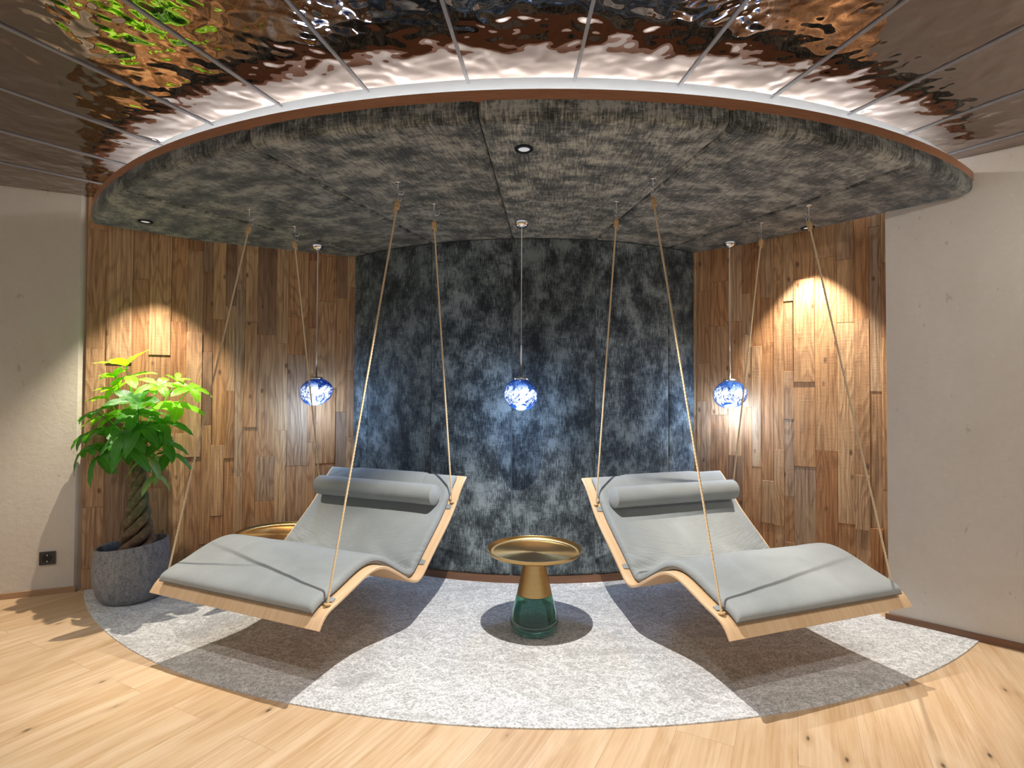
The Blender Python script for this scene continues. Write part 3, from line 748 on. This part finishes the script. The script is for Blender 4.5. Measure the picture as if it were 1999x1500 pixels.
# ceiling hooks
for loc, yaw, side, hw in ((LOC_L, YL, 'left', .518), (LOC_R, YR, 'right', .513)):
    for sx, sn in ((-1, 'left'), (1, 'right')):
        for yh, fn in ((0, 'front'), (HB, 'rear')):
            v = Matrix.Rotation(yaw, 3, 'Z') @ Vector((sx * hw, yh, 0))
            h = empty('ceiling_hook', (loc[0] + v.x, loc[1] + v.y, Z_C), yaw + (.3 if side == 'left' else 1.3), label='chrome canopy hook carrying the %s %s rope of the %s lounger' % (fn, sn, side), cat='hook', group='hooks carrying the loungers')
            mb = MB(); mb.lathe([(.0005, -.0035), (.013, -.0035), (.016, -.0005)], n=24); mb.obj('plate', M_STEEL, h, smooth=40)
            mb = MB(); pts = [(0, 0, -.002), (0, 0, -.035), (.004, 0, -.042)] + [(.002 + .018 * sin(k / 12 * 1.5 * pi), 0, -.062 + .018 * cos(k / 12 * 1.5 * pi)) for k in range(13)]
            pts = [(0, 0, -.002), (0, 0, -.040)] + [(.016 - .016 * cos(k / 14 * 1.25 * pi) - 0, 0, -.045 - .016 * sin(k / 14 * 1.25 * pi)) for k in range(15)]
            mb.tube(pts, .0026, 8); mb.obj('hook', M_STEEL, h, smooth=True)
            mb = MB(); pts = [(.014 + .004 + .011 * cos(k / 20 * 2 * pi) - .006, .002 * sin(k), -.073 + .017 * sin(k / 20 * 2 * pi)) for k in range(21)]
            mb.tube(pts, .0022, 7, cap=False); mb.obj('link', M_STEEL, h, smooth=True)

# ------------------------------------------------------------------ side tables
def side_table(x, y, ztop, R, label, s=1.0):
    t = empty('side_table', (x, y, .006), label=label, cat='side table', group='brass tray side tables')
    z = ztop - .006
    mb = MB(); mb.lathe([(.0005, z - .026), (R * .5, z - .026), (R - .030, z - .026), (R - .014, z - .024), (R - .005, z - .016), (R - .001, z - .002), (R, z), (R - .003, z + .0005), (R - .005, z - .002), (R - .009, z - .013), (R - .020, z - .021), (R - .032, z - .022), (R * .5, z - .022), (.0005, z - .022)], n=96)
    mb.obj('tray', M_BRASS, t, smooth=35)
    k = (z - .026) / .418
    mb = MB(); mb.lathe([(.030, (z - .027)), (.052, z - .028), (.056, z - .040 * k), (.062, .345 * k), (.093, .205 * k), (.090, .202 * k), (.03, .202 * k)], n=64); mb.obj('cone', M_BRASS, t, smooth=35, label='brushed brass cone neck')
    out = [(.088, .215), (.0945, .20), (.104, .165), (.117, .115), (.1265, .08), (.130, .062), (.128, .046), (.118, .024), (.104, .008), (.092, .0015), (.05, .0012), (.0005, .001)]
    inn = [(.0005, .034), (.06, .036), (.098, .044), (.116, .058), (.121, .072), (.120, .083), (.111, .115), (.0985, .165), (.0895, .20), (.083, .215)]
    mb = MB(); mb.lathe([(r, zz * k) for r, zz in inn[::-1]][0:0] + [(r, zz * k) for r, zz in out[::-1]] + [(r, zz * k) for r, zz in inn[::-1]], n=72)
    gb = mb.obj('glass_base', M_GLASS, t, smooth=True, label='dark green blown glass base')
    bm = bmesh.new(); bm.from_mesh(gb.data); bmesh.ops.recalc_face_normals(bm, faces=bm.faces); bm.to_mesh(gb.data); bm.free()
side_table(0.125, 2.945, .450, .254, 'brass tray table on green glass base standing between the loungers')
side_table(-1.575, 3.700, .345, .268, 'low brass tray table half hidden behind the left lounger')

# ------------------------------------------------------------------ potted money tree
px, py = -2.345, 3.40
plant = empty('potted_tree', (px, py, .006), label='braided-trunk potted tree with glossy green leaves in a dark grey ceramic pot', cat='potted plant')
mb = MB(); lean = .035
prof = [(.02, .0), (.138, .0), (.156, .008), (.180, .045), (.197, .11), (.204, .17), (.202, .235), (.196, .30), (.192, .335), (.190, .340), (.180, .340), (.177, .334), (.178, .29), (.180, .27)]
P = []
for r, z in prof:
    P.append([(r * cos(2 * pi * k / 64), r * sin(2 * pi * k / 64), z + (.018 * cos(2 * pi * k / 64 - .2) * (z / .34) ** 4 if z > .2 else 0)) for k in range(64)])
mb.grid(P, closed_v=True); pot = mb.obj('pot', M_POT, plant, smooth=45)
mb = MB(); P = [[(r * cos(2 * pi * k / 40), r * sin(2 * pi * k / 40), z + .006 * mnoise.noise(Vector((r * 20 * cos(k), r * 20 * sin(k), 0)))) for k in range(40)] for r, z in ((.0005, .262), (.06, .264), (.12, .26), (.179, .25))]
mb.grid(P, closed_v=True); mb.obj('soil', M_SOIL, pot, smooth=True)
TX = .03
for s in range(4):
    pts = []; rad = []
    for k in range(61):
        f = k / 60; z = .25 + .66 * f; ph = s * pi / 2 + f * 2 * pi * 1.9
        R_ = .068 * (1 - f) ** 2.2 + .021 + .006 * cos(2 * ph); pts.append((TX * 1.0 + R_ * cos(ph), R_ * sin(ph) * .9, z)); rad.append(.031 * (1 - f) ** 1.2 * .55 + .0165 + .0015 * sin(k * 1.3))
    mb = MB(); mb.tube(pts, rad, 10); mb.obj('trunk_stem', M_BARK, plant, smooth=True)
def leaflet(mb, base, d, up, ln, w, droop):
    d = d.normalized(); side = d.cross(up).normalized(); upn = side.cross(d).normalized()
    n = 9; P = []; UV = []
    for i in range(n + 1):
        f = i / n; wd = w * (sin(pi * min(1, f * .92 + .05) ** 1.15)) ** .75 * (1 if f < .97 else .25)
        c = base + d * ln * f + upn * (-droop * ln * f * f + .10 * ln * sin(f * pi) * .4); c = c + Vector((0, 0, -droop * .4 * ln * f * f))
        row, ru = [], []
        for j in range(5):
            u = (j - 2) / 2; row.append(c + side * u * wd + upn * (abs(u) * wd * .22 + .0025 * sin(f * 22 + j)))
            ru.append((u, f))
        P.append(row); UV.append(ru)
    mb.grid(P, UV)
def to_plant(pxl, pyl, depth):       # picture of the crown laid out on the tree's own plane
    X = (pxl - 999.5) / F_PX * depth; Z = CAM_H + (771 + (pxl - 999.5) * -.0048 * -1 * -1 - pyl) / F_PX * depth
    return Vector((X - px, depth - py, Z - .006))
CL = [(246, 722, 0, 1, .15, .1), (252, 746, -.05, 1, .14, .5), (210, 786, .03, 1, .14, .35), (344, 750, .05, 1, .08, .2), (372, 766, .0, 1, .13, .45), (270, 794, -.16, 0, .15, .35),
      (188, 812, -.04, 0, .13, .5), (218, 842, -.06, 0, .15, .75), (276, 842, -.18, 0, .15, 1.0), (200, 896, -.05, 0, .13, 1.3), (250, 884, -.16, 0, .14, 1.2), (322, 874, -.02, 0, .14, .9),
      (330, 892, .04, 0, .13, 1.1), (300, 800, .05, 1, .15, .4), (320, 832, -.05, 0, .14, .7), (240, 818, .08, 1, .14, .5), (282, 770, .10, 1, .14, .4), (228, 770, .10, 1, .12, .3),
      (262, 850, .06, 0, .13, 1.0), (350, 800, .02, 1, .15, .6), (180, 850, .06, 0, .13, .9), (265, 815, -.12, 0, .14, .6), (205, 820, .10, 1, .14, .5), (250, 850, -.20, 0, .14, 1.1), (300, 850, -.10, 0, .14, .9), (225, 745, -.04, 1, .11, .3), (300, 815, .12, 0, .14, .6), (268, 880, .05, 0, .14, 1.3), (215, 870, .10, 0, .13, 1.1), (175, 880, -.05, 0, .12, 1.2), (296, 900, -.06, 2, .13, 1.7), (306, 935, -.04, 2, .12, 1.9), (290, 860, .10, 0, .14, .8), (310, 760, -.08, 1, .12, .4), (232, 868, -.14, 0, .13, 1.0)]
R = random.Random(5); nLP = Vector((-LD.y, LD.x)); nLP = -nLP if nLP.y > 0 else nLP
for ci, (cx, cy, dy, kind, ln, droop) in enumerate(CL):
    c = to_plant(cx, cy, py + dy)
    hub = Vector((TX, 0, .88 + .02 * R.random())); mb = MB()
    mid = hub.lerp(c, .5) + Vector((0, 0, .04 if c.z > .75 else .10))
    pts = [hub * (1 - f) ** 2 + mid * 2 * f * (1 - f) + c * f * f for f in [k / 10 for k in range(11)]]
    mb.tube(pts, .0028, 6)
    out = (c - Vector((TX, 0, c.z - .25))).normalized(); rot0 = R.uniform(0, 6.28); nl = R.choice([5, 5, 6, 4]) if kind != 2 else 3
    ax = Vector((out.x * .5, out.y * .5 - .25, .8)).normalized(); e1 = ax.cross(Vector((1, .2, 0))).normalized(); e2 = ax.cross(e1)
    for q in range(nl):
        ph = rot0 + q * 2 * pi / nl + R.uniform(-.2, .2)
        d = (e1 * cos(ph) + e2 * sin(ph)) * 1.0 + ax * (.25 if droop < .4 else -.25 * droop) + out * .25
        leaflet(mb, c, d, ax, ln * R.uniform(.80, 1.2), ln * (.235 if kind != 2 else .17), droop * R.uniform(.25, .6))
    for vi, v in enumerate(mb.v):                      # keep every leaf clear of the two walls
        w = Vector((v[0] + px, v[1] + py)); dd = 0
        for q0, nn in ((WL0, Vector((dL.y, -dL.x))), (LP, nLP)):
            dist = (w - q0).dot(nn) - .035
            if nn is nLP and (w - LP).dot(LD) < -.02: continue
            if dist < 0: w = w - nn * dist
        mb.v[vi] = (w.x - px, w.y - py, v[2])
    mb.obj('leaf_cluster', (M_LEAF, M_LEAF_LIT, M_LEAF3)[kind], plant, smooth=True, uv=True)

# ------------------------------------------------------------------ wall socket
n2 = Vector((-LD.y, LD.x)); 
if n2.y > 0: n2 = -n2
sp = LP + LD * .135 + n2 * .0008
sk = empty('wall_socket', (sp.x, sp.y, .228), atan2(LD.y, LD.x) + pi, label='black power socket low on the left plaster wall', cat='socket')
mb = MB(); mb.box((0, -.004, 0), (.081, .009, .081)); mb.obj('frame', M_BLACK, sk)
mb = MB(); P = []
for r, d in ((.026, -.009), (.024, -.0095), (.0225, -.0092), (.0215, -.0088), (.0005, -.0088)): P.append([(r * cos(2 * pi * k / 32), d, r * sin(2 * pi * k / 32)) for k in range(32)])
mb.grid(P, closed_v=True); mb.obj('insert', M_BLACKM, sk, smooth=30)
for zz in (.019, -.019):
    mb = MB(); mb.box((0, -.0093, zz), (.005, .002, .007)); mb.obj('earth_contact', M_STEEL, sk)
